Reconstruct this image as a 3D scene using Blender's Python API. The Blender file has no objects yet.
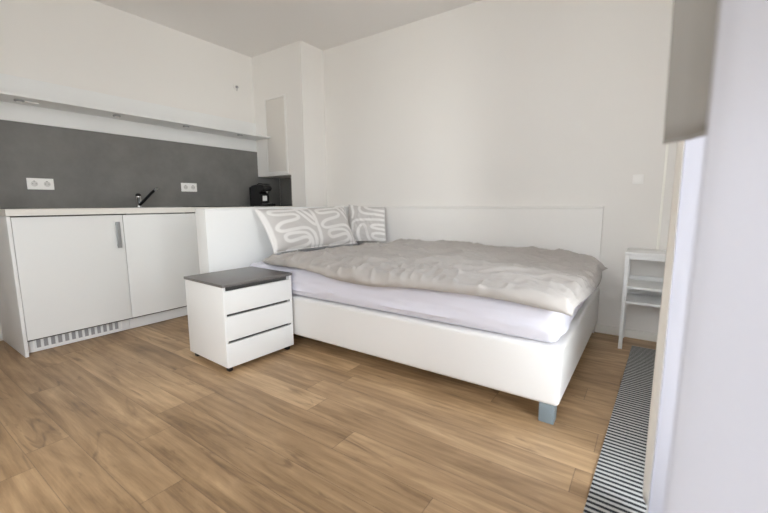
import bpy, bmesh, math, random
from mathutils import Vector, Matrix, noise
random.seed(7)
scn = bpy.context.scene
COL = scn.collection

# ------------------------------------------------------------------ materials
def nodes_of(name):
    m = bpy.data.materials.new(name); m.use_nodes = True
    nt = m.node_tree
    return m, nt, nt.nodes['Principled BSDF']

def N(nt, kind, **kw):
    n = nt.nodes.new(kind)
    for k, v in kw.items():
        setattr(n, k, v)
    return n

def paint(name, col, rough=.6, bump=.0, scale=60, var=.0, metal=0., spec=.5, detail=4):
    """plain coat with slight procedural variation and bump"""
    m, nt, b = nodes_of(name)
    b.inputs['Roughness'].default_value = rough
    b.inputs['Metallic'].default_value = metal
    b.inputs['Specular IOR Level'].default_value = spec
    tc = N(nt, 'ShaderNodeTexCoord')
    nz = N(nt, 'ShaderNodeTexNoise'); nz.inputs['Scale'].default_value = scale; nz.inputs['Detail'].default_value = detail
    nt.links.new(tc.outputs['Object'], nz.inputs['Vector'])
    mx = N(nt, 'ShaderNodeMix', data_type='RGBA')
    c2 = tuple(max(0, c * (1 - var)) for c in col)
    mx.inputs[6].default_value = (*col, 1); mx.inputs[7].default_value = (*c2, 1)
    nt.links.new(nz.outputs['Fac'], mx.inputs[0])
    nt.links.new(mx.outputs[2], b.inputs['Base Color'])
    if bump:
        bp = N(nt, 'ShaderNodeBump'); bp.inputs['Strength'].default_value = bump; bp.inputs['Distance'].default_value = .002
        nt.links.new(nz.outputs['Fac'], bp.inputs['Height']); nt.links.new(bp.outputs['Normal'], b.inputs['Normal'])
    return m

M = {}
M['wall'] = paint('wall_paint', (.84, .82, .79), .9, .1, 180, .03)
M['ceiling'] = paint('ceiling_paint', (.87, .85, .83), .9, .2, 160, .03)
M['white'] = paint('white_laminate', (.83, .835, .83), .42, .03, 40, .01)
M['door'] = paint('cabinet_front', (.82, .83, .82), .38, .03, 30, .01)
M['worktop'] = paint('worktop_white', (.82, .80, .75), .4, .03, 60, .02)
M['board'] = paint('board_white', (.85, .86, .855), .5, .03, 50, .01)
M['hatch'] = paint('hatch_beige', (.73, .70, .655), .8, .05, 120, .02)
M['panel'] = paint('panel_white', (.84, .825, .80), .6, .03, 50, .01)
M['trim'] = paint('trim_white', (.84, .83, .79), .5, .03, 50, .01)
M['leather'] = paint('white_leather', (.76, .75, .735), .45, .35, 260, .03)
M['seam'] = paint('leather_seam', (.66, .64, .61), .6, .1, 200, .03)
M['grey_top'] = paint('dark_grey_laminate', (.165, .155, .15), .3, .05, 90, .15)
M['dark_gap'] = paint('dark_carcass', (.10, .095, .09), .6, .05, 60, .1)
M['black'] = paint('black_plastic', (.012, .012, .013), .3, .03, 80, .1)
M['black_glass'] = paint('black_glass', (.01, .01, .012), .08, 0, 50, 0)
M['label'] = paint('label_white', (.8, .8, .79), .6)
M['chrome'] = paint('chrome', (.75, .75, .76), .16, 0, 50, .02, 1.)
M['steel'] = paint('brushed_steel', (.45, .45, .46), .34, .05, 200, .06, 1.)
M['handle'] = paint('satin_handle', (.36, .37, .375), .45, .05, 200, .06, .6)
M['leg'] = paint('grey_blue_lacquer', (.20, .245, .27), .4, .05, 90, .06)
M['plastic'] = paint('white_plastic', (.90, .89, .87), .4, .02, 60, .01)
M['hole'] = paint('socket_recess', (.30, .295, .29), .6, .02, 60, .05)
M['grille'] = paint('grille_slot', (.36, .36, .365), .6, .02, 60, .1)
M['screed'] = paint('outside_concrete', (.4, .4, .4), .9, .2, 10, .1)
M['frame'] = paint('window_frame_white', (.82, .82, .82), .4, .02, 60, .01)
M['pale_strip'] = paint('wall_strip_white', (.95, .94, .88), .3, .02, 60, .01)  # very pale colour of the thin strip on the back wall

def splash_mat():
    m, nt, b = nodes_of('splashback_grey')
    b.inputs['Roughness'].default_value = .5
    tc = N(nt, 'ShaderNodeTexCoord')
    mp = N(nt, 'ShaderNodeMapping'); mp.inputs['Scale'].default_value = (1, 1, 1)
    nz = N(nt, 'ShaderNodeTexNoise'); nz.inputs['Scale'].default_value = 4; nz.inputs['Detail'].default_value = 10; nz.inputs['Roughness'].default_value = .65
    cr = N(nt, 'ShaderNodeValToRGB')
    cr.color_ramp.elements[0].position = .3; cr.color_ramp.elements[0].color = (.150, .147, .140, 1)
    cr.color_ramp.elements[1].position = .7; cr.color_ramp.elements[1].color = (.205, .200, .190, 1)
    nt.links.new(tc.outputs['Object'], mp.inputs['Vector']); nt.links.new(mp.outputs[0], nz.inputs['Vector'])
    nt.links.new(nz.outputs['Fac'], cr.inputs['Fac']); nt.links.new(cr.outputs['Color'], b.inputs['Base Color'])
    return m
M['splash'] = splash_mat()

def floor_mat():
    m, nt, b = nodes_of('oak_plank_floor')
    L = nt.links.new
    tc = N(nt, 'ShaderNodeTexCoord')
    sep = N(nt, 'ShaderNodeSeparateXYZ'); L(tc.outputs['Object'], sep.inputs[0])
    def math_(op, a, b_=None, c=None):
        n = N(nt, 'ShaderNodeMath', operation=op)
        for i, v in enumerate((a, b_, c)):
            if v is None: continue
            if isinstance(v, (int, float)): n.inputs[i].default_value = v
            else: L(v, n.inputs[i])
        return n.outputs[0]
    W, LEN = .1365, 1.22
    yy = math_('ADD', sep.outputs['Y'], 20 * W - 1.68 + 1.68 + .0)
    yy = math_('ADD', sep.outputs['Y'], 1.68 + 40 * W)
    row = math_('FLOOR', math_('DIVIDE', yy, W))
    fy = math_('FRACT', math_('DIVIDE', yy, W))
    wn = N(nt, 'ShaderNodeTexWhiteNoise', noise_dimensions='1D'); L(row, wn.inputs['W'])
    off = math_('MULTIPLY', wn.outputs['Value'], LEN)
    xx = math_('ADD', math_('ADD', sep.outputs['X'], 30.37), off)
    colf = math_('FLOOR', math_('DIVIDE', xx, LEN)); fx = math_('FRACT', math_('DIVIDE', xx, LEN))
    cmb = N(nt, 'ShaderNodeCombineXYZ'); L(row, cmb.inputs[0]); L(colf, cmb.inputs[1])
    wn2 = N(nt, 'ShaderNodeTexWhiteNoise', noise_dimensions='3D'); L(cmb.outputs[0], wn2.inputs['Vector'])
    # grain coordinates offset per plank
    vadd = N(nt, 'ShaderNodeVectorMath', operation='ADD'); L(tc.outputs['Object'], vadd.inputs[0])
    vs = N(nt, 'ShaderNodeVectorMath', operation='SCALE'); L(wn2.outputs['Color'], vs.inputs[0]); vs.inputs['Scale'].default_value = 7
    L(vs.outputs[0], vadd.inputs[1])
    mp = N(nt, 'ShaderNodeMapping'); mp.inputs['Scale'].default_value = (.8, 5.0, 1); L(vadd.outputs[0], mp.inputs['Vector'])
    n1 = N(nt, 'ShaderNodeTexNoise'); n1.inputs['Scale'].default_value = 2.1; n1.inputs['Detail'].default_value = 6; n1.inputs['Roughness'].default_value = .6; n1.inputs['Distortion'].default_value = .9
    L(mp.outputs[0], n1.inputs['Vector'])
    mp2 = N(nt, 'ShaderNodeMapping'); mp2.inputs['Scale'].default_value = (2.5, 70, 1); L(vadd.outputs[0], mp2.inputs['Vector'])
    n2 = N(nt, 'ShaderNodeTexNoise'); n2.inputs['Scale'].default_value = 2.2; n2.inputs['Detail'].default_value = 8; n2.inputs['Roughness'].default_value = .7; n2.inputs['Distortion'].default_value = .5
    L(mp2.outputs[0], n2.inputs['Vector'])
    # long cathedral figure
    mp3 = N(nt, 'ShaderNodeMapping'); mp3.inputs['Scale'].default_value = (.55, 5.0, 1); L(vadd.outputs[0], mp3.inputs['Vector'])
    wv = N(nt, 'ShaderNodeTexWave', wave_type='BANDS', bands_direction='Y'); wv.inputs['Scale'].default_value = 1.6; wv.inputs['Distortion'].default_value = 7; wv.inputs['Detail'].default_value = 3; wv.inputs['Detail Scale'].default_value = 1.2
    L(mp3.outputs[0], wv.inputs['Vector'])
    cr = N(nt, 'ShaderNodeValToRGB'); e = cr.color_ramp.elements
    e[0].position = .24; e[0].color = (.120, .070, .034, 1)
    e[1].position = .78; e[1].color = (.70, .490, .282, 1)
    x = cr.color_ramp.elements.new(.42); x.color = (.315, .198, .101, 1)
    x = cr.color_ramp.elements.new(.58); x.color = (.475, .315, .172, 1)
    f = math_('ADD', math_('MULTIPLY', n1.outputs['Fac'], .68), math_('MULTIPLY', n2.outputs['Fac'], .30))
    f = math_('ADD', f, math_('MULTIPLY', wv.outputs['Fac'], .06))
    f = math_('ADD', f, math_('MULTIPLY', math_('SUBTRACT', wn2.outputs['Value'], .53), .14))
    L(f, cr.inputs['Fac'])
    # sparse dark knots / cracks running with the grain
    mp4 = N(nt, 'ShaderNodeMapping'); mp4.inputs['Scale'].default_value = (1.6, 9, 1); L(vadd.outputs[0], mp4.inputs['Vector'])
    n4 = N(nt, 'ShaderNodeTexNoise'); n4.inputs['Scale'].default_value = 1.7; n4.inputs['Detail'].default_value = 3; n4.inputs['Distortion'].default_value = 2.0
    L(mp4.outputs[0], n4.inputs['Vector'])
    k = N(nt, 'ShaderNodeMapRange'); k.inputs['From Min'].default_value = .60; k.inputs['From Max'].default_value = .74; k.inputs['To Max'].default_value = .6
    L(n4.outputs['Fac'], k.inputs['Value'])
    mxk = N(nt, 'ShaderNodeMix', data_type='RGBA'); L(k.outputs[0], mxk.inputs[0]); L(cr.outputs['Color'], mxk.inputs[6]); mxk.inputs[7].default_value = (.13, .075, .04, 1)
    # joints
    def edge(fr, w):
        a = math_('LESS_THAN', fr, w); b_ = math_('GREATER_THAN', fr, 1 - w)
        return math_('MAXIMUM', a, b_)
    jt = math_('MAXIMUM', edge(fy, .008), edge(fx, .0012))
    mxj = N(nt, 'ShaderNodeMix', data_type='RGBA'); L(math_('MULTIPLY', jt, .55), mxj.inputs[0]); L(mxk.outputs[2], mxj.inputs[6]); mxj.inputs[7].default_value = (.10, .06, .035, 1)
    L(mxj.outputs[2], b.inputs['Base Color'])
    b.inputs['Specular IOR Level'].default_value = .5
    rr = N(nt, 'ShaderNodeMapRange'); rr.inputs['To Min'].default_value = .34; rr.inputs['To Max'].default_value = .48
    L(n2.outputs['Fac'], rr.inputs['Value']); L(rr.outputs[0], b.inputs['Roughness'])
    bp = N(nt, 'ShaderNodeBump'); bp.inputs['Strength'].default_value = .25; bp.inputs['Distance'].default_value = .001
    L(math_('SUBTRACT', n2.outputs['Fac'], jt), bp.inputs['Height']); L(bp.outputs['Normal'], b.inputs['Normal'])
    return m
M['floor'] = floor_mat()

def fabric(name, c1, c2, weave=900, rough=.95, sheen=.2, cloud=6):
    m, nt, b = nodes_of(name); L = nt.links.new
    b.inputs['Roughness'].default_value = rough
    b.inputs['Sheen Weight'].default_value = sheen
    b.inputs['Specular IOR Level'].default_value = .2
    tc = N(nt, 'ShaderNodeTexCoord')
    nz = N(nt, 'ShaderNodeTexNoise'); nz.inputs['Scale'].default_value = cloud; nz.inputs['Detail'].default_value = 5
    L(tc.outputs['Object'], nz.inputs['Vector'])
    mx = N(nt, 'ShaderNodeMix', data_type='RGBA'); mx.inputs[6].default_value = (*c1, 1); mx.inputs[7].default_value = (*c2, 1)
    L(nz.outputs['Fac'], mx.inputs[0]); L(mx.outputs[2], b.inputs['Base Color'])
    n2 = N(nt, 'ShaderNodeTexNoise'); n2.inputs['Scale'].default_value = weave; n2.inputs['Detail'].default_value = 2
    L(tc.outputs['Object'], n2.inputs['Vector'])
    bp = N(nt, 'ShaderNodeBump'); bp.inputs['Strength'].default_value = .2; bp.inputs['Distance'].default_value = .001
    L(n2.outputs['Fac'], bp.inputs['Height']); L(bp.outputs['Normal'], b.inputs['Normal'])
    return m
M['duvet'] = fabric('duvet_grey_cotton', (.40, .375, .352), (.47, .438, .415))
M['sheet'] = fabric('sheet_lavender_white', (.66, .655, .735), (.70, .695, .77))
M['blind'] = fabric('taupe_blind_fabric', (.255, .24, .222), (.275, .26, .24), sheen=0)

def curtain_mat(name, trans):
    m = bpy.data.materials.new(name); m.use_nodes = True; nt = m.node_tree; nt.nodes.clear(); L = nt.links.new
    out = N(nt, 'ShaderNodeOutputMaterial'); tr = N(nt, 'ShaderNodeBsdfTranslucent'); df = N(nt, 'ShaderNodeBsdfDiffuse'); tp = N(nt, 'ShaderNodeBsdfTransparent')
    tc = N(nt, 'ShaderNodeTexCoord'); nz = N(nt, 'ShaderNodeTexNoise'); nz.inputs['Scale'].default_value = 500
    L(tc.outputs['Object'], nz.inputs['Vector'])
    mx = N(nt, 'ShaderNodeMix', data_type='RGBA'); mx.inputs[6].default_value = (.60, .60, .645, 1); mx.inputs[7].default_value = (.64, .64, .68, 1)
    L(nz.outputs['Fac'], mx.inputs[0])
    L(mx.outputs[2], tr.inputs['Color']); L(mx.outputs[2], df.inputs['Color'])
    a = N(nt, 'ShaderNodeMixShader'); a.inputs[0].default_value = trans; L(df.outputs[0], a.inputs[1]); L(tr.outputs[0], a.inputs[2])
    b = N(nt, 'ShaderNodeMixShader'); b.inputs[0].default_value = .03; L(a.outputs[0], b.inputs[1]); L(tp.outputs[0], b.inputs[2])
    L(b.outputs[0], out.inputs['Surface'])
    return m
M['curtain'] = curtain_mat('curtain_cloth', .27)
M['sheer'] = curtain_mat('sheer_cloth', .42)
M['hem'] = fabric('curtain_hem_cream', (.76, .735, .69), (.80, .775, .73), sheen=0)

def stripe_mat():
    """pale strokes on light grey cotton; the 'stroke' attribute carries the printed pattern"""
    m, nt, b = nodes_of('pillow_print'); L = nt.links.new
    b.inputs['Roughness'].default_value = .95; b.inputs['Specular IOR Level'].default_value = .2
    at = N(nt, 'ShaderNodeAttribute'); at.attribute_name = 'stroke'
    mx = N(nt, 'ShaderNodeMix', data_type='RGBA'); mx.inputs[6].default_value = (.585, .565, .55, 1); mx.inputs[7].default_value = (.80, .785, .77, 1)
    L(at.outputs['Fac'], mx.inputs[0]); L(mx.outputs[2], b.inputs['Base Color'])
    tc = N(nt, 'ShaderNodeTexCoord'); n2 = N(nt, 'ShaderNodeTexNoise'); n2.inputs['Scale'].default_value = 900
    L(tc.outputs['Object'], n2.inputs['Vector'])
    bp = N(nt, 'ShaderNodeBump'); bp.inputs['Strength'].default_value = .2; bp.inputs['Distance'].default_value = .001
    L(n2.outputs['Fac'], bp.inputs['Height']); L(bp.outputs['Normal'], b.inputs['Normal'])
    return m
M['print'] = stripe_mat()

def rug_mat():
    m, nt, b = nodes_of('striped_rug_weave'); L = nt.links.new
    b.inputs['Roughness'].default_value = .95; b.inputs['Specular IOR Level'].default_value = .1
    tc = N(nt, 'ShaderNodeTexCoord'); sep = N(nt, 'ShaderNodeSeparateXYZ'); L(tc.outputs['Object'], sep.inputs[0])
    d = N(nt, 'ShaderNodeMath', operation='MULTIPLY'); L(sep.outputs['Y'], d.inputs[0]); d.inputs[1].default_value = 1 / .0235
    fr = N(nt, 'ShaderNodeMath', operation='FRACT'); L(d.outputs[0], fr.inputs[0])
    nz = N(nt, 'ShaderNodeTexNoise'); nz.inputs['Scale'].default_value = 350; L(tc.outputs['Object'], nz.inputs['Vector'])
    ad = N(nt, 'ShaderNodeMath', operation='MULTIPLY_ADD'); L(nz.outputs['Fac'], ad.inputs[0]); ad.inputs[1].default_value = .12; L(fr.outputs[0], ad.inputs[2])
    st = N(nt, 'ShaderNodeMath', operation='GREATER_THAN'); L(ad.outputs[0], st.inputs[0]); st.inputs[1].default_value = .56
    mx = N(nt, 'ShaderNodeMix', data_type='RGBA'); L(st.outputs[0], mx.inputs[0]); mx.inputs[6].default_value = (.035, .037, .04, 1); mx.inputs[7].default_value = (.47, .47, .455, 1)
    L(mx.outputs[2], b.inputs['Base Color'])
    return m
M['rug'] = rug_mat()

def glass_mat():
    m = bpy.data.materials.new('window_glass'); m.use_nodes = True; nt = m.node_tree; nt.nodes.clear()
    out = N(nt, 'ShaderNodeOutputMaterial'); tp = N(nt, 'ShaderNodeBsdfTransparent'); tp.inputs[0].default_value = (.97, .985, .98, 1)
    gl = N(nt, 'ShaderNodeBsdfGlossy'); gl.inputs['Roughness'].default_value = .0
    fr = N(nt, 'ShaderNodeFresnel'); fr.inputs[0].default_value = 1.3
    mx = N(nt, 'ShaderNodeMixShader')
    nt.links.new(fr.outputs[0], mx.inputs[0]); nt.links.new(tp.outputs[0], mx.inputs[1]); nt.links.new(gl.outputs[0], mx.inputs[2]); nt.links.new(mx.outputs[0], out.inputs['Surface'])
    return m
M['glass'] = glass_mat()

# ------------------------------------------------------------------ helpers
def link(name, me, mat=None, parent=None):
    o = bpy.data.objects.new(name, me); COL.objects.link(o)
    if mat: me.materials.append(mat)
    if parent is not None:
        o.parent = parent
        o.matrix_parent_inverse = world(parent).inverted()
    return o

def world(o):
    m = Matrix.LocRotScale(o.location, o.rotation_euler, o.scale)
    if o.parent is not None:
        return world(o.parent) @ o.matrix_parent_inverse @ m
    return m

def add_box(bm, lo, hi, bev=0., seg=2):
    r = bmesh.ops.create_cube(bm, size=1.)
    vs = r['verts']
    for v in vs:
        v.co = Vector(((lo[i] + hi[i]) / 2 + v.co[i] * (hi[i] - lo[i])) for i in range(3))
    if bev:
        es = list({e for v in vs for e in v.link_edges})
        bmesh.ops.bevel(bm, geom=es, offset=bev, segments=seg, profile=.6, affect='EDGES')

def add_tube(bm, pts, rad, n=16, caps=True):
    pts = [Vector(p) for p in pts]
    rads = rad if isinstance(rad, (list, tuple)) else [rad] * len(pts)
    rings = []; up = None
    for i, p in enumerate(pts):
        d = (pts[min(i + 1, len(pts) - 1)] - pts[max(i - 1, 0)]).normalized()
        if up is None:
            up = Vector((0, 0, 1)) if abs(d.z) < .9 else Vector((1, 0, 0))
        a = d.cross(up).normalized(); b_ = a.cross(d).normalized(); up = b_
        rings.append([bm.verts.new(p + (a * math.cos(2 * math.pi * k / n) + b_ * math.sin(2 * math.pi * k / n)) * rads[i]) for k in range(n)])
    for i in range(len(rings) - 1):
        for k in range(n):
            bm.faces.new((rings[i][k], rings[i][(k + 1) % n], rings[i + 1][(k + 1) % n], rings[i + 1][k]))
    if caps:
        bm.faces.new(rings[0][::-1]); bm.faces.new(rings[-1])

def add_cyl(bm, c, r, h, axis='Z', n=24):
    c = Vector(c); d = {'X': Vector((h, 0, 0)), 'Y': Vector((0, h, 0)), 'Z': Vector((0, 0, h))}[axis]
    add_tube(bm, [c, c + d], r, n)

def finish(name, bm, mat, parent=None, smooth=False):
    bmesh.ops.recalc_face_normals(bm, faces=bm.faces)
    me = bpy.data.meshes.new(name); bm.to_mesh(me); bm.free()
    if smooth:
        for p in me.polygons: p.use_smooth = True
        me.set_sharp_from_angle(angle=math.radians(50)) if hasattr(me, 'set_sharp_from_angle') else None
    return link(name, me, mat, parent)

def boxes(name, lst, mat, parent=None, bev=0.002, smooth=True):
    bm = bmesh.new()
    for lo, hi in lst: add_box(bm, lo, hi, bev)
    return finish(name, bm, mat, parent, smooth)

def thing(name, label, cat, loc, rz=0, group=None):
    o = bpy.data.objects.new(name, None); COL.objects.link(o)
    o.location = loc; o.rotation_euler = (0, 0, rz); o.empty_display_size = .1
    tag(o, label, cat, group); return o

def tag(o, label, cat, group=None):
    o['label'] = label; o['category'] = cat
    if group: o['group'] = group
    return o

def struct(o):
    o['kind'] = 'structure'; return o

# ------------------------------------------------------------------ room
H = 2.50; W = 4.05; YN = -4.5; T = .12
WY0, WY1, WZ0, WZ1 = -4.35, -1.60, .06, 2.38       # window opening
struct(boxes('floor', [((-T, YN - T, -.1), (W + T, T, 0))], M['floor'], bev=0))
struct(boxes('ceiling', [((-T, YN - T, H), (W + T, T, H + .1))], M['ceiling'], bev=0))
struct(boxes('wall_left', [((-T, YN, 0), (0, 0, H))], M['wall'], bev=0))
struct(boxes('wall_back', [((-T, 0, 0), (W + T, T, H))], M['wall'], bev=0))
NX0, NX1, NZ0, NZ1 = 2.6, 3.9, 1.40, 2.40          # added window, unseen behind the viewer, for more daylight from that side
struct(boxes('wall_near', [((-T, YN - T, 0), (NX0, YN, H)), ((NX1, YN - T, 0), (W + T, YN, H)), ((NX0, YN - T, 0), (NX1, YN, NZ0)), ((NX0, YN - T, NZ1), (NX1, YN, H))], M['wall'], bev=0))
struct(boxes('shade_wall', [((0.0005, YN + .0005, 0), (1.60, -3.05, H - .0005))], M['wall'], bev=0))  # added unseen block that keeps window light off the left side
struct(boxes('wall_right', [((W, WY1, 0), (W + T, 0, H)), ((W, YN, 0), (W + T, WY0, H)),
                            ((W, WY0, 0), (W + T, WY1, WZ0)), ((W, WY0, WZ1), (W + T, WY1, H))], M['wall'], bev=0))
YC = -.312; XC = .755
# service shaft in the corner with a niche over the worktop
bm = bmesh.new()
prof = [(0, 1.237), (.552, 1.237), (.552, 0), (XC, 0), (XC, H), (0, H)]
a = [bm.verts.new((x, YC, z)) for x, z in prof]; b = [bm.verts.new((x, 0, z)) for x, z in prof]
bm.faces.new(a); bm.faces.new(b[::-1])
for i in range(len(prof)):
    j = (i + 1) % len(prof); bm.faces.new((a[i], a[j], b[j], b[i]))
struct(finish('wall_corner', bm, M['wall']))
# baseboards
struct(boxes('baseboard_back', [((3.387, -.014, 0), (W, 0, .055))], M['trim']))
struct(boxes('baseboard_left', [((0, YN, 0), (.014, -2.507, .055))], M['trim']))
struct(boxes('baseboard_right', [((W - .014, WY1, 0), (W, -.014, .055))], M['trim']))
# white strip on the back wall
strip_obj = boxes('wall_strip', [((3.703, -.012, .62), (3.717, 0, 2.46))], M['pale_strip'])
tag(strip_obj, 'slim white vertical strip on the back wall above the small shelf', 'cable duct')

# window
win = struct(bpy.data.objects.new('window_1', None)); COL.objects.link(win); win.location = (W, (WY0 + WY1) / 2, WZ0)
fx0, fx1 = W + .02, W + .09
n = 3; step = (WY1 - WY0) / n
lst = [((fx0, WY0, WZ0), (fx1, WY1, WZ0 + .06)), ((fx0, WY0, WZ1 - .06), (fx1, WY1, WZ1))]
for i in range(n + 1):
    y = WY0 + i * step
    lst.append(((fx0, max(WY0, y - .04), WZ0 + .06), (fx1, min(WY1, y + .04), WZ1 - .06)))
boxes('window_frame', lst, M['frame'], win, .004)
for i in range(n):
    boxes('pane', [((W + .05, WY0 + i * step + .04, WZ0 + .06), (W + .056, WY0 + (i + 1) * step - .04, WZ1 - .06))], M['glass'], win, 0)

fill_win = struct(bpy.data.objects.new('fill_window', None)); COL.objects.link(fill_win); fill_win.location = ((NX0 + NX1) / 2, YN, NZ0)  # unseen opening added to brighten the faces turned towards the viewer
fy0, fy1 = YN - .09, YN - .02
lst = [((NX0, fy0, NZ0), (NX1, fy1, NZ0 + .06)), ((NX0, fy0, NZ1 - .06), (NX1, fy1, NZ1))]
for x in (NX0, (NX0 + NX1) / 2 - .04, NX1 - .08): lst.append(((x, fy0, NZ0 + .06), (x + .08, fy1, NZ1 - .06)))
boxes('window_frame', lst, M['frame'], fill_win, .004)
for x in (NX0 + .08, (NX0 + NX1) / 2 + .04): boxes('pane', [((x, YN - .056, NZ0 + .06), (x + (NX1 - NX0) / 2 - .12, YN - .05, NZ1 - .06))], M['glass'], fill_win, 0)

# ------------------------------------------------------------------ kitchen
Y0 = -2.507; XF = .556
# left cabinet with the fridge behind its door
cab = thing('kitchen_cabinet', 'white kitchen base cabinet at the left end with bar handle and vented plinth', 'cabinet', (.28, -2.2, 0))
boxes('side_panel', [((0, Y0, 0), (XF + .002, Y0 + .018, .868))], M['white'], cab)
boxes('body', [((.002, Y0 + .019, .09), (XF - .022, -1.903, .866))], M['dark_gap'], cab, 0)
d = boxes('door', [((XF - .02, Y0 + .0205, .102), (XF, -1.9045, .861))], M['door'], cab, .0015)
bm = bmesh.new()
add_box(bm, (XF + .016, -1.957, .630), (XF + .022, -1.930, .815), .002)
add_box(bm, (XF - .001, -1.952, .640), (XF + .017, -1.938, .655), .001)
add_box(bm, (XF - .001, -1.952, .790), (XF + .017, -1.938, .805), .001)
finish('handle', bm, M['handle'], d, True)['label'] = 'satin grey bar handle'
pl = boxes('plinth', [((.47, Y0 + .019, .004), (.492, -1.903, .0985))], M['white'], cab, .001)
lst = []
for k in range(13):
    yc = -2.425 + k * .0365
    lst.append(((.4915, yc - .0105, .028), (.4945, yc + .0105, .078)))
gr = boxes('vent_grille', lst, M['grille'], pl, .0008); gr['label'] = 'grey vent slots in the plinth'
boxes('grille_rail', [((.4922, -2.45, .018), (.496, -1.955, .024)), ((.4922, -2.45, .082), (.496, -1.955, .088)), ((.4922, -2.452, .018), (.496, -2.446, .088)), ((.4922, -1.958, .018), (.496, -1.952, .088))], M['plastic'], pl, .0008)

cab2 = thing('kitchen_cabinet', 'white kitchen base cabinet under the tap with a plain door, behind the bed divider end', 'cabinet', (.28, -1.6, 0))
boxes('body', [((.002, -1.9, .09), (XF - .022, -1.302, .74)), ((.002, -1.9, .7402), (XF - .022, -1.884, .866)), ((.002, -1.318, .7402), (XF - .022, -1.302, .866))], M['dark_gap'], cab2, 0)
boxes('door', [((XF - .02, -1.9005, .102), (XF, -1.3035, .861))], M['door'], cab2, .0015)
boxes('plinth', [((.47, -1.9, .004), (.492, -1.302, .0985))], M['white'], cab2, .001)
cab3 = thing('kitchen_cabinet', 'white kitchen base cabinet hidden behind the bed divider next to the corner shaft', 'cabinet', (.28, -.8, 0))
boxes('body', [((.002, -1.3, .09), (XF - .022, YC - .004, .866))], M['dark_gap'], cab3, 0)
boxes('door', [((XF - .02, -1.2995, .102), (XF, -.808, .861))], M['door'], cab3, .0015)
boxes('door', [((XF - .02, -.804, .102), (XF, YC - .004, .861))], M['door'], cab3, .0015)
boxes('plinth', [((.47, -1.3, .004), (.492, YC - .004, .0985))], M['white'], cab3, .001)

# worktop with a sink cut out
SX0, SX1, SY0, SY1 = .12, .50, -1.86, -1.42
wt = boxes('worktop', [((.001, Y0 - .002, .870), (XF + .014, SY0, .910)), ((.001, SY1, .870), (XF + .014, YC - .001, .910)),
                       ((.001, SY0, .870), (SX0, SY1, .910)), ((SX1, SY0, .870), (XF + .014, SY1, .910)),
                       ((.012, YC - .002, .870), (.550, -.012, .910))], M['worktop'], bev=0)
tag(wt, 'white kitchen worktop running along the left wall', 'worktop')
snk = thing('sink', 'steel inset sink in the worktop below the tap', 'sink', (.3, -1.64, .91))
bm = bmesh.new()
r = .02
for lo, hi in [((SX0 - r, SY0 - r, .9102), (SX1 + r, SY0 + .012, .9135)), ((SX0 - r, SY1 - .012, .9102), (SX1 + r, SY1 + r, .9135)),
               ((SX0 - r, SY0 + .012, .9102), (SX0 + .012, SY1 - .012, .9135)), ((SX1 - .012, SY0 + .012, .9102), (SX1 + r, SY1 - .012, .9135))]:
    add_box(bm, lo, hi, .0008)
finish('rim', bm, M['steel'], snk)
boxes('basin', [((SX0 + .004, SY0 + .004, .76), (SX1 - .004, SY1 - .004, .764)), ((SX0 + .004, SY0 + .004, .764), (SX0 + .007, SY1 - .004, .9101)), ((SX1 - .007, SY0 + .004, .764), (SX1 - .004, SY1 - .004, .9101)),
                ((SX0 + .007, SY0 + .004, .764), (SX1 - .007, SY0 + .007, .9101)), ((SX0 + .007, SY1 - .007, .764), (SX1 - .007, SY1 - .004, .9101))], M['steel'], snk, 0)
# tap
tap = thing('tap', 'chrome kitchen tap with a slim dark spout rising from the worktop', 'tap', (.072, -1.585, .91))
bm = bmesh.new()
bx_, by_ = .072, -1.585
add_tube(bm, [(bx_, by_, .910), (bx_, by_, .916), (bx_, by_, .918), (bx_, by_, .985), (bx_, by_, .99), (bx_, by_, 1.005)], [.026, .026, .021, .021, .023, .023], 24)
finish('tap_body', bm, M['chrome'], tap, True)
bm = bmesh.new()
add_tube(bm, [(bx_, by_, 1.004), (bx_, by_, 1.02), (bx_, by_, 1.03)], [.023, .022, .012], 24)
finish('lever', bm, M['black'], tap, True)['label'] = 'black lever cap'
bm = bmesh.new()
add_tube(bm, [(bx_ + .015, by_, .935), (bx_ + .07, by_ + .015, .97), (bx_ + .16, by_ + .035, 1.03), (bx_ + .205, by_ + .045, 1.055)], [.013, .012, .011, .011], 16)
finish('spout', bm, M['black'], tap, True)['label'] = 'dark slim spout'
bm = bmesh.new()
add_tube(bm, [(bx_ + .205, by_ + .045, 1.055), (bx_ + .225, by_ + .05, 1.062), (bx_ + .23, by_ + .051, 1.058)], [.0135, .014, .012], 16)
finish('spout_tip', bm, M['chrome'], tap, True)['label'] = 'bright spout tip'
# hob
hob = boxes('hob', [((.08, -1.22, .9105), (.49, -.74, .9165))], M['black_glass'], bev=.001)
tag(hob, 'flat black glass hob set on the worktop right of the sink', 'hob')

# splashback
sp = boxes('splashback', [((.0005, -2.62, .9105), (.010, -.0125, 1.507))], M['splash'], bev=0)
tag(sp, 'dark grey splashback panel on the wall above the worktop', 'splashback')
sp2 = boxes('splashback', [((.0105, -.0095, .9105), (.5510, -.0005, 1.2365))], M['splash'], bev=0)
tag(sp2, 'dark grey panel at the back of the niche under the corner shaft', 'splashback')
sp3 = boxes('splashback', [((.5435, YC + .002, .9105), (.5515, -.0105, 1.2365))], M['splash'], bev=0)
tag(sp3, 'narrow dark grey panel on the right cheek of the corner niche', 'splashback')

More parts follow.
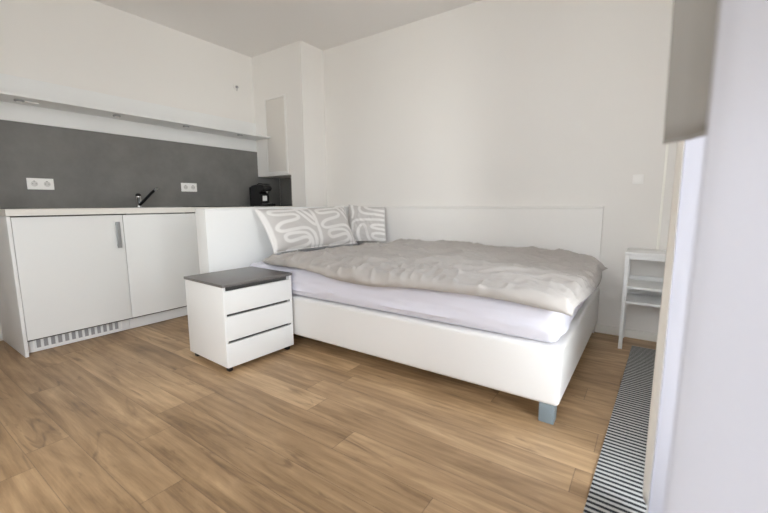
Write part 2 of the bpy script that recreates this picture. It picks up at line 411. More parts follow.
# light shelf
ls = thing('light_shelf', 'long thin white shelf with downlights on a white back panel above the splashback', 'shelf', (.13, -1.7, 1.625))
boxes('back_panel', [((.0005, -3.0, 1.508), (.0115, YC - .001, 1.812))], M['white'], ls, .001)
boxes('board', [((.012, -3.0, 1.6285), (.266, YC - .013, 1.644))], M['white'], ls, .001)
for y, x in ((-2.29, .150), (-1.725, .165), (-1.195, .195), (-.655, .205)):
    bm = bmesh.new(); add_tube(bm, [(x, y, 1.6278), (x, y, 1.619), (x, y, 1.617)], [.026, .026, .022], 28)
    p = finish('downlight', bm, M['steel'], ls, True); p['label'] = 'small round metal downlight'
    bm = bmesh.new(); add_tube(bm, [(x, y, 1.6169), (x, y, 1.6155)], .016, 24); finish('lens', bm, M['plastic'], p, True)
boxes('switch', [((.145, -2.262, 1.619), (.158, -2.19, 1.6278))], M['plastic'], ls, .003)

# sockets
def double_socket(yc, zc, label):
    t = thing('wall_socket', label, 'socket', (.010, yc, zc))
    boxes('cover_plate', [((.0102, yc - .075, zc - .040), (.017, yc + .075, zc + .040))], M['plastic'], t, .002)
    for s in (-1, 1):
        y = yc + s * .0355
        bm = bmesh.new()
        add_tube(bm, [(.0171, y, zc), (.0190, y, zc)], [.024, .0235], 28)
        ins = finish('socket_insert', bm, M['plastic'], t, True)
        bm = bmesh.new(); add_tube(bm, [(.01905, y, zc), (.0196, y, zc)], [.0195, .0195], 28); add_cyl(bm, (.0196, y - .0095, zc), .0032, .0006, 'X', 12); add_cyl(bm, (.0196, y + .0095, zc), .0032, .0006, 'X', 12)
        finish('recess', bm, paint_recess, ins, True)
        boxes('pin_hole', [((.0197, y - .0125, zc - .0028), (.0206, y - .0070, zc + .0028)), ((.0197, y + .0070, zc - .0028), (.0206, y + .0125, zc + .0028)), ((.0190, y - .004, zc + .0165), (.0206, y + .004, zc + .0215))], M['hole'], ins, .0005)
paint_recess = paint('socket_insert_shade', (.66, .65, .63), .5)
double_socket(-2.200, 1.086, 'white double socket on the splashback at the far left, left of the tap')
double_socket(-1.110, 1.096, 'white double socket on the splashback right of the tap')
# little outlet high on the kitchen wall
t = thing('cable_outlet', 'small white cable outlet high on the left wall above the shelf', 'outlet', (0, -.526, 2.148))
bm = bmesh.new(); add_tube(bm, [(.0003, -.526, 2.148), (.006, -.526, 2.148), (.008, -.526, 2.148)], [.034, .034, .028], 28); finish('cover', bm, M['wall'], t, True)
bm = bmesh.new(); add_box(bm, (.0081, -.538, 2.134), (.024, -.514, 2.158), .003); add_tube(bm, [(.016, -.526, 2.134), (.018, -.528, 2.12), (.012, -.526, 2.11)], .003, 8); finish('terminal', bm, M['steel'], t, True)
# thermostat / switch on the back wall
t = thing('light_switch', 'square white light switch on the back wall beside the window curtain', 'switch', (3.569, 0, 1.083))
boxes('cover_plate', [((3.539, -.008, 1.053), (3.600, -.0003, 1.115))], M['plastic'], t, .002)
boxes('rocker', [((3.547, -.0115, 1.061), (3.592, -.0081, 1.107))], M['plastic'], t, .0015)

# shaft hatch
t = thing('access_hatch', 'tall white framed access hatch on the corner shaft', 'hatch', (.352, YC, 1.64))
x0, x1, z0, z1 = .180, .515, 1.255, 2.045; f = .022; y0, y1 = YC - .010, YC - .0003
boxes('hatch_frame', [((x0, y0, z0), (x0 + f, y1, z1)), ((x1 - f, y0, z0), (x1, y1, z1)), ((x0 + f, y0, z0), (x1 - f, y1, z0 + f)), ((x0 + f, y0, z1 - f), (x1 - f, y1, z1))], M['panel'], t, .003)
boxes('hatch_door', [((x0 + f + .004, YC - .0075, z0 + f + .004), (x1 - f - .004, YC - .0004, z1 - f - .004))], M['hatch'], t, .001)

# coffee machine
cm = thing('coffee_machine', 'compact black capsule coffee machine with a white label on the worktop by the niche', 'coffee machine', (.22, -.47, .91))
def prism_y(bm, prof, y0, y1, bev=.006):
    a = [bm.verts.new((x, y0, z)) for x, z in prof]; b = [bm.verts.new((x, y1, z)) for x, z in prof]
    fs = [bm.faces.new(a), bm.faces.new(b[::-1])]
    for i in range(len(prof)):
        j = (i + 1) % len(prof); fs.append(bm.faces.new((a[i], b[i], b[j], a[j])))
    if bev:
        bmesh.ops.bevel(bm, geom=list({e for f_ in fs for e in f_.edges}), offset=bev, segments=3, affect='EDGES')
bm = bmesh.new()
prism_y(bm, [(.13, .911), (.30, .911), (.30, 1.03), (.27, 1.04), (.27, 1.06), (.34, 1.07), (.355, 1.10), (.33, 1.128), (.22, 1.138), (.13, 1.125)], -.51, -.40, .008)
finish('body', bm, M['black'], cm, True)
bm = bmesh.new(); add_tube(bm, [(.125, -.49 + .03, .912), (.125, -.46, 1.10), (.125, -.46, 1.115)], [.048, .052, .046], 24)
finish('water_tank', bm, M['black_glass'], cm, True)
bm = bmesh.new(); add_box(bm, (.301, -.505, .911), (.40, -.405, .94), .006); finish('drip_tray', bm, M['black'], cm, True)
bm = bmesh.new(); add_box(bm, (.302, -.50, .941), (.39, -.41, .944), .001); finish('drip_grid', bm, M['chrome'], cm, True)
bm = bmesh.new(); add_tube(bm, [(.33, -.455, 1.066), (.33, -.455, 1.045)], [.014, .009], 16); finish('spout', bm, M['chrome'], cm, True)
bm = bmesh.new(); add_tube(bm, [(.24, -.505, 1.135), (.27, -.505, 1.148), (.33, -.50, 1.14), (.35, -.455, 1.135), (.33, -.41, 1.14), (.27, -.405, 1.148), (.24, -.405, 1.135)], .006, 10); finish('lever', bm, M['black'], cm, True)
lb = boxes('label', [((.3003, -.49, .968), (.3018, -.435, 1.022))], M['label'], cm, 0); lb['label'] = 'white square sticker'
bm = bmesh.new(); add_tube(bm, [(.15, -.405, .93), (.20, -.33, .917), (.30, -.25, .9155), (.40, -.20, .924), (.49, -.20, .930), (.535, -.20, .945)], .0042, 10); finish('power_cord', bm, M['black'], cm, True)

# ------------------------------------------------------------------ bed surround
ZD = .907
dv = thing('bed_divider', 'white half-height divider panel between the bed head and the kitchen', 'divider', (1.16, -.86, 0))
boxes('panel', [((1.102, -1.668, 0), (1.223, -.052, ZD - .012))], M['board'], dv, .003)
boxes('cap', [((1.100, -1.670, ZD - .0118), (1.225, -.052, ZD))], M['board'], dv, .003)
bp_ = thing('wall_panel', 'long white half-height panel on the back wall behind the bed', 'panel', (2.07, -.025, 0))
boxes('panel', [((XC + .003, -.048, 0), (3.384, -.0005, ZD - .016))], M['panel'], bp_, .003)
boxes('cap', [((XC + .003, -.052, ZD - .0158), (3.386, -.0005, ZD))], M['panel'], bp_, .003)

# ------------------------------------------------------------------ bed
BX0, BX1, BY0, BY1 = 1.226, 3.402, -1.449, -.056
BZ0, BZ1 = .084, .340
bed = thing('bed', 'white leather upholstered bed base on square grey-blue legs', 'bed', (2.3, -.75, 0))
bm = bmesh.new()
add_box(bm, (BX0, BY0, BZ0), (BX1, BY1, BZ1), .022, 5)
base = finish('bed_base', bm, M['leather'], bed, True)
bm = bmesh.new()      # piping round the lower rim of the mattress recess
zt = BZ1 - .009
ins = .012
add_tube(bm, [(BX0 + .01, BY0 + ins, zt), (BX1 - .05, BY0 + ins, zt), (BX1 - .018, BY0 + .018, zt), (BX1 - ins, BY0 + .05, zt), (BX1 - ins, BY1 - .02, zt)], .006, 10)
finish('piping', bm, M['seam'], base, True)
for x, y in ((BX1 - .078, BY0 + .005), (BX1 - .12, BY1 - .16), (BX0 + .02, BY0 + .005), (BX0 + .02, BY1 - .16)):
    boxes('leg', [((x, y, 0), (x + .062, y + .062, BZ0 + .004))], M['leg'], bed, .004)['label'] = 'square grey-blue lacquered leg'

# mattress with its fitted sheet: rounded slab with pulls in the cloth
def softbox(name, lo, hi, rad, disp, mat, cell=.02):
    bm = bmesh.new()
    n = [max(2, int((hi[i] - lo[i]) / cell)) for i in range(3)]
    vmap = {}
    def vert(i, j, k):
        key = (i, j, k)
        if key not in vmap:
            p = Vector((lo[0] + (hi[0] - lo[0]) * i / n[0], lo[1] + (hi[1] - lo[1]) * j / n[1], lo[2] + (hi[2] - lo[2]) * k / n[2]))
            q = Vector(min(max(p[c], lo[c] + rad), hi[c] - rad) for c in range(3))
            d = p - q
            nn = d.normalized() if d.length > 1e-9 else Vector((0, 0, 1))
            p2 = q + nn * rad
            p2 += nn * disp(p2, nn)
            vmap[key] = bm.verts.new(p2)
        return vmap[key]
    for ax in range(3):
        a, b = [c for c in range(3) if c != ax]
        for side in (0, n[ax]):
            for i in range(n[a]):
                for j in range(n[b]):
                    q = []
                    for di, dj in ((0, 0), (1, 0), (1, 1), (0, 1)):
                        idx = [0, 0, 0]; idx[ax] = side; idx[a] = i + di; idx[b] = j + dj
                        q.append(vert(*idx))
                    bm.faces.new(q)
    return finish(name, bm, mat, None, True)

def sheet_disp(p, n):
    v = 0
    if n.z < -.05: return 0
    if n.y < -.3 or n.x > .3:      # vertical sides: long shallow pulls low on the side
        s = p.x if abs(n.y) > abs(n.x) else p.y
        low = max(0, 1 - (p.z - .35) / .12)
        w = noise.noise(Vector((s * 1.3, p.z * 24 + s * 1.6, 3.1)))
        v += .013 * low * max(0, w) * 2
        w2 = 1 - abs(noise.noise(Vector((s * 1.1 + 9, p.z * 16 - s * 1.5, 7.7)))) * 2
        v += .009 * max(0, w2) ** 3
        v += .004 * noise.noise(Vector((s * 2.3, p.z * 3, 1.7)))
        v += .007 * (.35 + low) * (max(0, 1 - abs(noise.noise(Vector((s * 2.4, p.z * 34 + s * 2.2, 5.5)))) * 2.6)) ** 2
    return v
mt = softbox('mattress', (BX0 + .10, BY0 + .010, BZ1 + .002), (BX1 - .016, BY1 - .004, .522), .045, sheet_disp, M['sheet'], .011)
tag(mt, 'thick mattress in a pale lavender fitted sheet on the bed', 'mattress')

# ------------------------------------------------------------------ duvet
def interp(tab, x):
    if x <= tab[0][0]: return tab[0][1]
    for (x0, y0), (x1, y1) in zip(tab, tab[1:]):
        if x <= x1:
            t = (x - x0) / (x1 - x0); t = t * t * (3 - 2 * t) if False else t
            return y0 + (y1 - y0) * t
    return tab[-1][1]
# hem along the room side: x along the bed, (y, z)
front = [(0.0, (1.38, -1.36, .527)), (.06, (1.57, -1.455, .530)), (.14, (1.78, -1.480, .541)), (.23, (2.01, -1.490, .538)), (.28, (2.12, -1.50, .516)),
         (.35, (2.28, -1.505, .502)), (.46, (2.49, -1.508, .497)), (.54, (2.62, -1.507, .512)), (.60, (2.735, -1.50, .521)), (.68, (2.88, -1.50, .522)),
         (.80, (3.08, -1.502, .528)), (.88, (3.235, -1.505, .520)), (.94, (3.335, -1.508, .511)), (1.0, (3.440, -1.505, .498))]
back = [(0.0, (1.72, -.20, .545)), (.12, (1.82, -.16, .545)), (.3, (2.10, -.12, .545)), (.6, (2.75, -.10, .548)), (.85, (3.20, -.13, .548)), (1.0, (3.435, -.42, .540))]
def curve3(tab, s):
    for (a, p), (b, q) in zip(tab, tab[1:]):
        if s <= b + 1e-9:
            t = (s - a) / (b - a); return Vector(p).lerp(Vector(q), t)
    return Vector(tab[-1][1])
def smooth_curve(tab, s):
    w = .035; return sum((curve3(tab, min(1, max(0, s + d * w))) for d in (-1, -.5, 0, .5, 1)), Vector()) / 5
NS, NT = 300, 170
def ridged(p):
    return 1 - abs(noise.noise(p)) * 2
bm = bmesh.new()
top = []; bot = []
for i in range(NS + 1):
    s = i / NS
    A = smooth_curve(front, s) if 0 < i < NS else curve3(front, s)
    B = smooth_curve(back, s) if 0 < i < NS else curve3(back, s)
    rt, rb = [], []
    for j in range(NT + 1):
        t = j / NT
        # cubic bow at the foot end so the edge sags outward, and at the head end where it tucks under the pillows
        P = A.lerp(B, t)
        foot = max(0, (s - .85) / .15)
        P.x += foot ** 2 * (.035 * math.sin(math.pi * t)); P.z -= foot ** 3 * .055 * math.sin(math.pi * t)
        head = max(0, (.12 - s) / .12)
        P.x += -head * .10 * math.sin(math.pi * min(1, t * 1.1)) * (1 - t)
        # surface of bed below
        edge_t = min(t, 1 - t) * 1.35; edge_s = min(s, 1 - s) * 2.0
        e = min(1, edge_t / .12)
        es = min(1, edge_s / (.075 if s < .5 else .17))
        prof = (1 - (1 - e) ** 2.6) ** .5 * (1 - (1 - es) ** 2.6) ** .5
        zb = P.z
        # base rises from hem height to mattress top inboard of the edge
        inb = min(1, edge_t / .05)
        zbase = zb + (max(.528, zb) - zb) * inb
        # fill thickness
        th = .048 + .018 * noise.noise(Vector((P.x * 2.2, P.y * 2.4, .4))) + .012 * math.sin(s * 3.1)
        lx, ly = P.x, P.y
        wr = 0
        # long soft creases roughly along the bed
        wr += .024 * (max(0, ridged(Vector((lx * 1.7 + ly * .7, ly * 5.5 - lx * .9, 2.0)))) ** 2.2 - .35)
        wr += .013 * (max(0, ridged(Vector((lx * 4.2 + 1.5 * noise.noise(Vector((lx * 2, ly * 2, 9))), ly * 8, 5.0)))) ** 2.5 - .3)
        wr += .005 * noise.noise(Vector((lx * 13, ly * 17, 1.0))) + .005 * (max(0, ridged(Vector((lx * 9 + ly * 6, ly * 21 - lx * 4, 3.0)))) ** 3 - .2)
        # puckers running in from the front hem
        fz = max(0, 1 - t / .30)
        left = 1 if s < .62 else .55
        wr += .019 * fz * left * (max(0, ridged(Vector((lx * 8.5 + .8 * t, t * 2.0, 4.0)))) ** 2.5 - .3)
        # crumpled zone near the head
        hz = max(0, 1 - s / .55)
        wr += .024 * hz * .85 * (max(0, ridged(Vector((lx * 4.3 - ly * 3.0, ly * 4.6 + lx * 2.1, 8.0)))) ** 2.2 - .3)
        # gathers at the foot end
        fo = max(0, (s - .84) / .16)
        wr += .030 * fo * (max(0, ridged(Vector((t * 11.0 + s * 3, s * 3.0, 6.0)))) ** 1.6 - .3)
        # pulled corner at the wall side of the foot end
        th *= .45 + .55 * min(1, s / .16)
        z = zbase + th * prof + wr * min(1, prof * 1.2)
        z = max(z, zb + .002)
        # bulge of the hem outwards over the mattress edge
        out = (1 - e) if t < .5 else 0
        dy = -.020 * math.sin(math.pi * min(1, e)) if t < .5 else 0
        P2 = Vector((P.x, P.y + dy + (.006 * noise.noise(Vector((lx * 14, 3, 1))) * (1 - e) if t < .5 else 0), z))
        dxs = .012 * math.sin(math.pi * es) if s > .5 else 0
        P2.x += dxs
        # corner tip
        c = max(0, 1 - ((1 - s) ** 2 + (1 - t) ** 2) ** .5 / .09)
        P2.x += .035 * c ** 1.6; P2.y += -.02 * c; P2.z -= .004 * c
        rt.append(bm.verts.new(P2))
        Pb = Vector((P.x, P.y, 0)); 
        zl = zb + (max(.5275, zb) - zb) * inb
        if j in (0, NT) or i in (0, NS): rb.append(rt[-1])
        else: rb.append(bm.verts.new((P2.x, P2.y, min(z - .004, zl))))
    top.append(rt); bot.append(rb)
for i in range(NS):
    for j in range(NT):
        bm.faces.new((top[i][j], top[i + 1][j], top[i + 1][j + 1], top[i][j + 1]))
        q = (bot[i][j + 1], bot[i + 1][j + 1], bot[i + 1][j], bot[i][j])
        if len(set(q)) == 4 and not set(q) == set((top[i][j], top[i + 1][j], top[i + 1][j + 1], top[i][j + 1])):
            bm.faces.new(q)
du = finish('duvet', bm, M['duvet'], None, False)
for p in du.data.polygons: p.use_smooth = True
tag(du, 'crumpled warm grey duvet spread over the bed', 'duvet')

# ------------------------------------------------------------------ pillows
S1 = [[(.70, .06), (.45, .08), (.24, .08), (.15, .12), (.15, .18), (.24, .21), (.45, .19), (.60, .18), (.67, .23), (.66, .30), (.55, .34), (.30, .38), (.16, .46), (.13, .54), (.20, .60), (.45, .56), (.70, .53), (.82, .56), (.90, .68), (.93, .98)],
      [(.028, .0), (.034, .5), (.028, 1.0)],
      [(.98, .02), (.72, .03), (.74, .14), (.84, .34), (.93, .45), (1.02, .5)],
      [(.84, .05), (.90, .20), (1.0, .36)],
      [(.28, .98), (.45, .96), (.68, .93), (.77, .87), (.77, .79), (.68, .75), (.45, .80), (.30, .83), (.22, .78), (.22, .70), (.32, .65), (.55, .64), (.70, .65), (.80, .74), (.84, .98)]]
S2 = [[(.30, .0), (.36, .16), (.50, .24), (1.0, .27)], [(.45, .0), (.60, .10), (1.0, .14)], [(.08, .0), (.20, .22), (.17, .36)],
      [(1.0, .40), (.40, .42), (.20, .46), (.18, .62), (.22, 1.0)], [(.36, 1.0), (.34, .72), (.42, .55), (.52, .56), (.58, .72), (.60, 1.0)],
      [(1.0, .55), (.72, .56), (.70, .66), (1.0, .68)], [(1.0, .80), (.72, .80), (.70, .95), (1.0, .97)]]
def seg_d(p, a, b):
    ax, ay = a; bx2, by2 = b; px, py = p
    dx, dy = bx2 - ax, by2 - ay; l = dx * dx + dy * dy
    t = max(0, min(1, ((px - ax) * dx + (py - ay) * dy) / l)) if l else 0
    return math.hypot(px - ax - t * dx, py - ay - t * dy)
def chaikin(pl):
    for _ in range(2):
        o = [pl[0]]
        for a, b in zip(pl, pl[1:]):
            o += [(a[0] * .75 + b[0] * .25, a[1] * .75 + b[1] * .25), (a[0] * .25 + b[0] * .75, a[1] * .25 + b[1] * .75)]
        o.append(pl[-1]); pl = o
    return pl
def pillow(name, TL, TR, BL, BR, thick, strokes, reps, label, nu, nv, nrm):
    TL, TR, BL, BR = map(Vector, (TL, TR, BL, BR)); nrm = Vector(nrm).normalized()
    strokes = [chaikin(s) for s in strokes]
    bm = bmesh.new(); att = []
    rows = [[], []]
    for side in (0, 1):
        for i in range(nu + 1):
            row = []
            for j in range(nv + 1):
                u, v = i / nu, j / nv
                if side and (i in (0, nu) or j in (0, nv)):
                    row.append(rows[0][i][j]); continue
                P = TL.lerp(TR, u).lerp(BL.lerp(BR, u), v)
                # sides pull in a little between the corners
                cu, cv = 4 * u * (1 - u), 4 * v * (1 - v)
                P += (BL - TL) * (.035 * cu * (1 - 2 * v)) * .8 + (TR - TL) * (.02 * cv * (1 - 2 * u))
                eu = min(u, 1 - u) * (TR - TL).length; ev = min(v, 1 - v) * (BL - TL).length
                fu = min(1, max(0, (eu - .012)) / .11); fv = min(1, max(0, (ev - .012)) / .11)
                prof = (1 - (1 - fu) ** 2) ** .6 * (1 - (1 - fv) ** 2) ** .6
                wob = 1 + .25 * noise.noise(Vector((u * 4, v * 3, 5 + side * 9)))
                d = thick * .5 * prof * wob + .003
                d += .004 * noise.noise(Vector((u * 14, v * 10, side * 3))) * prof
                bv = bm.verts.new(P + nrm * (d if side == 0 else -d * .55)); row.append(bv)
                uu = (u * reps) % 1.0
                dm = min(seg_d((uu, v), a, b) for s in strokes for a, b in zip(s, s[1:]))
                att.append(min(1, max(0, (.046 - dm) / .02)))
            rows[side].append(row)
    for side in (0, 1):
        for i in range(nu):
            for j in range(nv):
                q = [rows[side][i][j], rows[side][i + 1][j], rows[side][i + 1][j + 1], rows[side][i][j + 1]]
                try: bm.faces.new(q if side == 0 else q[::-1])
                except ValueError: pass
    bm.verts.index_update()
    me = bpy.data.meshes.new(name); bm.normal_update(); bm.to_mesh(me); bm.free()
    at = me.attributes.new('stroke', 'FLOAT', 'POINT'); at.data.foreach_set('value', att)
    for p in me.polygons: p.use_smooth = True
    o = link(name, me, M['print'])
    tag(o, label, 'pillow'); return o
pillow('pillow', (1.275, -1.325, .898), (1.29, -.345, .915), (1.43, -1.285, .575), (1.49, -.405, .572), .11, S1, 2,
       'long light grey pillow with pale looping lines leaning on the divider, nearest the nightstand', 200, 90, (1, 0, .45))
pillow('cushion', (1.262, -.235, .925), (1.595, -.100, .902), (1.34, -.38, .575), (1.680, -.205, .590), .08, S2, 1,
       'smaller light grey cushion with pale straight lines leaning on the back panel in the corner', 90, 90, (0, -1, .35))

# ------------------------------------------------------------------ nightstand
ns = thing('nightstand', 'white three-drawer nightstand with a dark grey top beside the bed', 'nightstand', (1.80, -1.932, 0), 0)
# built with the near front corner at the origin, x = back, then turned 4 degrees
SW, SD, Z0, Z1 = .462, .428, .032, .502       # width (along y), depth (along -x)
def nsbox(name, lst, mat, parent, bev=.0015):
    bm = bmesh.new()
    for lo, hi in lst: add_box(bm, lo, hi, bev)
    bmesh.ops.recalc_face_normals(bm, faces=bm.faces)
    me = bpy.data.meshes.new(name); bm.to_mesh(me); bm.free()
    for p in me.polygons: p.use_smooth = True
    me.set_sharp_from_angle(angle=math.radians(50))
    o = bpy.data.objects.new(name, me); COL.objects.link(o); me.materials.append(mat); o.parent = parent; return o
nsbox('carcass', [((-SD, 0, Z0), (-.003, .016, Z1 - .016)), ((-SD, SW - .016, Z0), (-.003, SW, Z1 - .016)), ((-SD, .016, Z0), (-SD + .012, SW - .016, Z1 - .016)),
                  ((-SD + .012, .016, Z0), (-.02, SW - .016, Z0 + .016))], M['white'], ns)
nsbox('inner_rail', [((-.05, .0165, Z0 + .017), (-.034, SW - .0165, Z1 - .017))], M['dark_gap'], ns, 0)
nsbox('top', [((-SD - .004, -.004, Z1 - .0155), (.001, SW + .004, Z1))], M['grey_top'], ns, .0015)['label'] = 'dark grey top panel'
fh = .1375
for k, z in enumerate((.030, .030 + .1525, .030 + .305)):
    dr = nsbox('drawer', [((-.0185, .004, z), (-.0005, SW - .004, z + (fh if k < 2 else .128))), ((-.40, .02, z + .02), (-.019, .03, z + .10)), ((-.40, SW - .03, z + .02), (-.019, SW - .02, z + .10)), ((-.40, .03, z + .02), (-.052, SW - .03, z + .026))], M['door'], ns, .0012)
for x, y in ((-.035, .03), (-.035, SW - .03), (-SD + .03, .03), (-SD + .03, SW - .03)):
    nsbox('caster', [((x - .016, y - .012, 0), (x + .016, y + .012, .026)), ((x - .020, y - .016, .026), (x + .020, y + .016, Z0))], M['black'], ns, .004)['label'] = 'small black foot'
ns.rotation_euler = (0, 0, math.radians(-2.6))

# ------------------------------------------------------------------ little shelf at the back wall
sh = thing('shelf_unit', 'small narrow white open shelf unit at the back wall by the curtain', 'shelf', (3.70, -.15, 0))
sx0, sx1, sy0, sy1 = 3.546, 3.90, -.290, -.018
for x in (sx0, sx1 - .022):
    for y in (sy0, sy1 - .022):
        boxes('post', [((x, y, .0065 if (x > 3.7 and y < -.2) else 0), (x + .022, y + .022, .606))], M['white'], sh, .0015)
boxes('top', [((sx0 - .002, sy0 - .002, .6065), (sx1 + .002, sy1 + .001, .626))], M['white'], sh, .002)
boxes('apron', [((sx0 + .0225, sy0 + .002, .582), (sx1 - .0225, sy0 + .016, .606)), ((sx0 + .004, sy0 + .0225, .582), (sx0 + .016, sy1 - .0225, .606)), ((sx1 - .016, sy0 + .0225, .582), (sx1 - .004, sy1 - .0225, .606))], M['white'], sh, .001)
for z in (.398, .302):
    s = boxes('shelf_board', [((sx0 + .0225, sy0 + .001, z), (sx1 - .0225, sy1, z + .015)), ((sx0 + .004, sy0 + .0225, z), (sx0 + .0225, sy1 - .0225, z + .015)), ((sx1 - .0225, sy0 + .0225, z), (sx1 - .004, sy1 - .0225, z + .015))], M['white'], sh, 0)
    boxes('back_rail', [((sx0 + .0225, sy1 - .010, z + .0152), (sx1 - .0225, sy1, z + .045))], M['white'], s, .001)

# ------------------------------------------------------------------ rug
bm = bmesh.new()
L_, Wd, th = 3.9, .42, .006
nx, ny = 6, 60
add_box(bm, (0, -L_, 0.0005), (Wd, 0, th), .002)
rug = finish('runner_rug', bm, M['rug'], None, False)
rug.location = (3.618, -.195, 0); rug.rotation_euler = (0, 0, math.radians(-2.05))
tag(rug, 'narrow black and white striped runner rug on the floor along the window', 'rug')

# ------------------------------------------------------------------ curtains and blind
def hanging(name, path, z0, z1, mat, parent=None, thick=.0012, lean=(0, 0), nz=60, hem=0., wob=.004, rnd=0.):
    # resample the plan path with a Catmull-Rom spline
    pts = [Vector((*p, 0)) for p in path]
    pts = [pts[0] * 2 - pts[1]] + pts + [pts[-1] * 2 - pts[-2]]
    line = []
    for i in range(1, len(pts) - 2):
        p0, p1, p2, p3 = pts[i - 1:i + 3]
        for k in range(10):
            t = k / 10
            line.append(.5 * ((2 * p1) + (-p0 + p2) * t + (2 * p0 - 5 * p1 + 4 * p2 - p3) * t * t + (-p0 + 3 * p1 - 3 * p2 + p3) * t ** 3))
    line.append(pts[-2])
    bm = bmesh.new(); grid = []
    for i, p in enumerate(line):
        col = []
        a = line[max(0, i - 1)]; b = line[min(len(line) - 1, i + 1)]; d = (b - a).normalized(); nn = Vector((-d.y, d.x, 0))
        dist = (p - line[0]).length
        for k in range(nz + 1):
            t = k / nz
            zz = z0 + (z1 - z0) * t
            if rnd and dist < rnd: zz = max(zz, z0 + rnd - math.sqrt(max(0, rnd ** 2 - (rnd - dist) ** 2)))
            q = p + nn * wob * noise.noise(Vector((i * .13, zz * 1.5, 2))) + Vector((lean[0] * t, lean[1] * t, 0))
            col.append(bm.verts.new((q.x, q.y, zz)))
        grid.append(col)
    for i in range(len(grid) - 1):
        for k in range(nz):
            bm.faces.new((grid[i][k], grid[i + 1][k], grid[i + 1][k + 1], grid[i][k + 1]))
    o = finish(name, bm, mat, parent, False)
    for p in o.data.polygons: p.use_smooth = True
    m = o.modifiers.new('thickness', 'SOLIDIFY'); m.thickness = thick; m.offset = 0
    return o

rail = boxes('curtain_rail', [((3.68, -4.6, H - .022), (3.90, -.9, H - .0005))], M['frame'], None, .002)
tag(rail, 'white ceiling curtain rail along the window side', 'rail')
path = [(3.706, -1.775), (3.724, -1.815), (3.716, -1.90), (3.745, -1.99), (3.742, -2.08), (3.775, -2.17), (3.775, -2.26), (3.81, -2.35), (3.815, -2.45), (3.84, -2.55), (3.845, -2.68)]
c1 = hanging('sheer_curtain', path, .035, H - .023, M['sheer'], wob=.006, rnd=.03)
hem = hanging('side_hem', [(x - .0045, y + .001) for x, y in path[:3]], .036, H - .024, M['hem'], c1, wob=.004, rnd=.03, thick=.002)
hem['label'] = 'cream folded side hem'
tag(c1, 'sheer white curtain panel farther from the viewer, edge over the striped rug', 'curtain')
path = [(3.688, -2.70), (3.706, -2.74), (3.728, -2.80), (3.730, -2.88), (3.738, -2.97), (3.728, -3.06), (3.738, -3.15), (3.726, -3.25), (3.735, -3.34)]
c2 = hanging('sheer_curtain', path, .035, H - .023, M['curtain'], wob=.003)
tag(c2, 'sheer white curtain panel nearest the viewer filling the right edge', 'curtain')
bl = thing('window_blind', 'taupe fabric blind hanging half-way down beside the sheer curtain', 'blind', (3.74, -2.8, 1.02))
path = [(3.666, -2.42), (3.690, -2.445), (3.720, -2.50), (3.755, -2.60), (3.775, -2.75), (3.778, -3.0), (3.778, -3.3)]
hanging('blind_cloth', path, 1.013, H - .023, M['blind'], bl, .003, wob=.002, lean=(-.02, 0))
bm = bmesh.new(); add_tube(bm, [(x + .001, y, 1.013) for x, y in path], .0028, 10); finish('hem_bar', bm, M['blind'], bl, True)

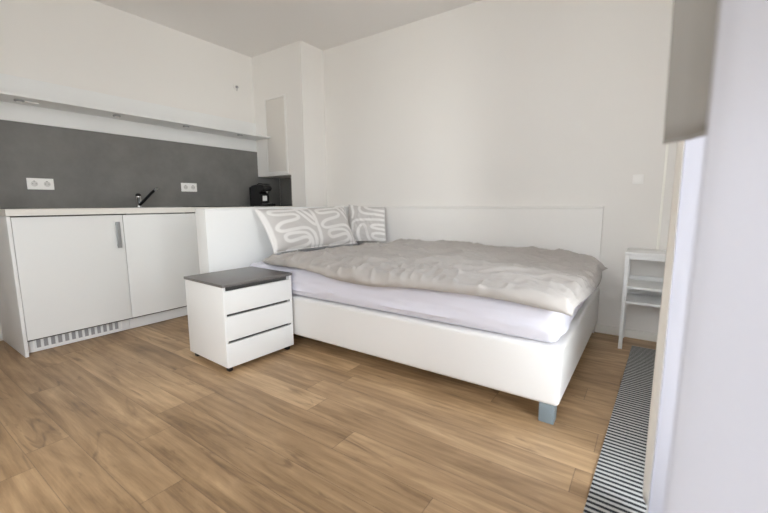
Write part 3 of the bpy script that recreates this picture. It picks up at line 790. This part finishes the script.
# ------------------------------------------------------------------ daylight
w = bpy.data.worlds.new('overcast_sky'); scn.world = w; w.use_nodes = True
nt = w.node_tree; bg = nt.nodes['Background']
tc = N(nt, 'ShaderNodeTexCoord'); sp_ = N(nt, 'ShaderNodeSeparateXYZ'); nt.links.new(tc.outputs['Generated'], sp_.inputs[0])
cr = N(nt, 'ShaderNodeValToRGB'); e = cr.color_ramp.elements
e[0].position = .46; e[0].color = (.75, .74, .72, 1); e[1].position = .53; e[1].color = (1.0, 1.0, 1.02, 1)
x = cr.color_ramp.elements.new(1.0); x.color = (.78, .87, 1.04, 1)
mr = N(nt, 'ShaderNodeMapRange'); mr.inputs['From Min'].default_value = -1; mr.inputs['From Max'].default_value = 1
nt.links.new(sp_.outputs['Z'], mr.inputs['Value']); nt.links.new(mr.outputs[0], cr.inputs['Fac']); nt.links.new(cr.outputs['Color'], bg.inputs['Color'])
bg.inputs['Strength'].default_value = 3.3
pd = bpy.data.lights.new('sky_portal', 'AREA'); pd.shape = 'RECTANGLE'; pd.size = WZ1 - WZ0; pd.size_y = WY1 - WY0
pd.cycles.is_portal = True
po = bpy.data.objects.new('sky_portal', pd); COL.objects.link(po); po.location = (W + T + .02, (WY0 + WY1) / 2, (WZ0 + WZ1) / 2)
po.rotation_euler = (0, math.radians(90), 0)

pd2 = bpy.data.lights.new('sky_portal', 'AREA'); pd2.shape = 'RECTANGLE'; pd2.size = NX1 - NX0; pd2.size_y = NZ1 - NZ0; pd2.cycles.is_portal = True
po2 = bpy.data.objects.new('sky_portal', pd2); COL.objects.link(po2); po2.location = ((NX0 + NX1) / 2, YN - T - .02, (NZ0 + NZ1) / 2); po2.rotation_euler = (math.radians(90), 0, 0)

# ------------------------------------------------------------------ camera
ya, pi_, ro, fpx = 6.09860979e-01, -1.37496993e-01, -4.97608733e-03, 381.066735
F = Vector((-math.sin(ya) * math.cos(pi_), math.cos(ya) * math.cos(pi_), math.sin(pi_)))
R = F.cross(Vector((0, 0, 1))).normalized(); U = R.cross(F)
R2 = R * math.cos(ro) + U * math.sin(ro); U2 = -R * math.sin(ro) + U * math.cos(ro)
cam = bpy.data.cameras.new('camera'); co = bpy.data.objects.new('camera', cam); COL.objects.link(co)
mw = Matrix((R2, U2, -F)).transposed().to_4x4(); mw.translation = (3.65976499, -3.07918058, .931578438)
co.matrix_world = mw
cam.sensor_width = 36; cam.lens = fpx / 768 * 36; cam.clip_start = .01
cam.dof.use_dof = True; cam.dof.focus_distance = 2.6; cam.dof.aperture_fstop = 2.8
scn.camera = co
vs = scn.view_settings; vs.view_transform = 'Standard'; vs.look = 'None'; vs.gamma = 1; vs.use_curve_mapping = False; vs.exposure = 2.05
cy = scn.cycles; cy.use_denoising = True; cy.max_bounces = 12; cy.diffuse_bounces = 8; cy.transparent_max_bounces = 16; cy.sample_clamp_indirect = 8
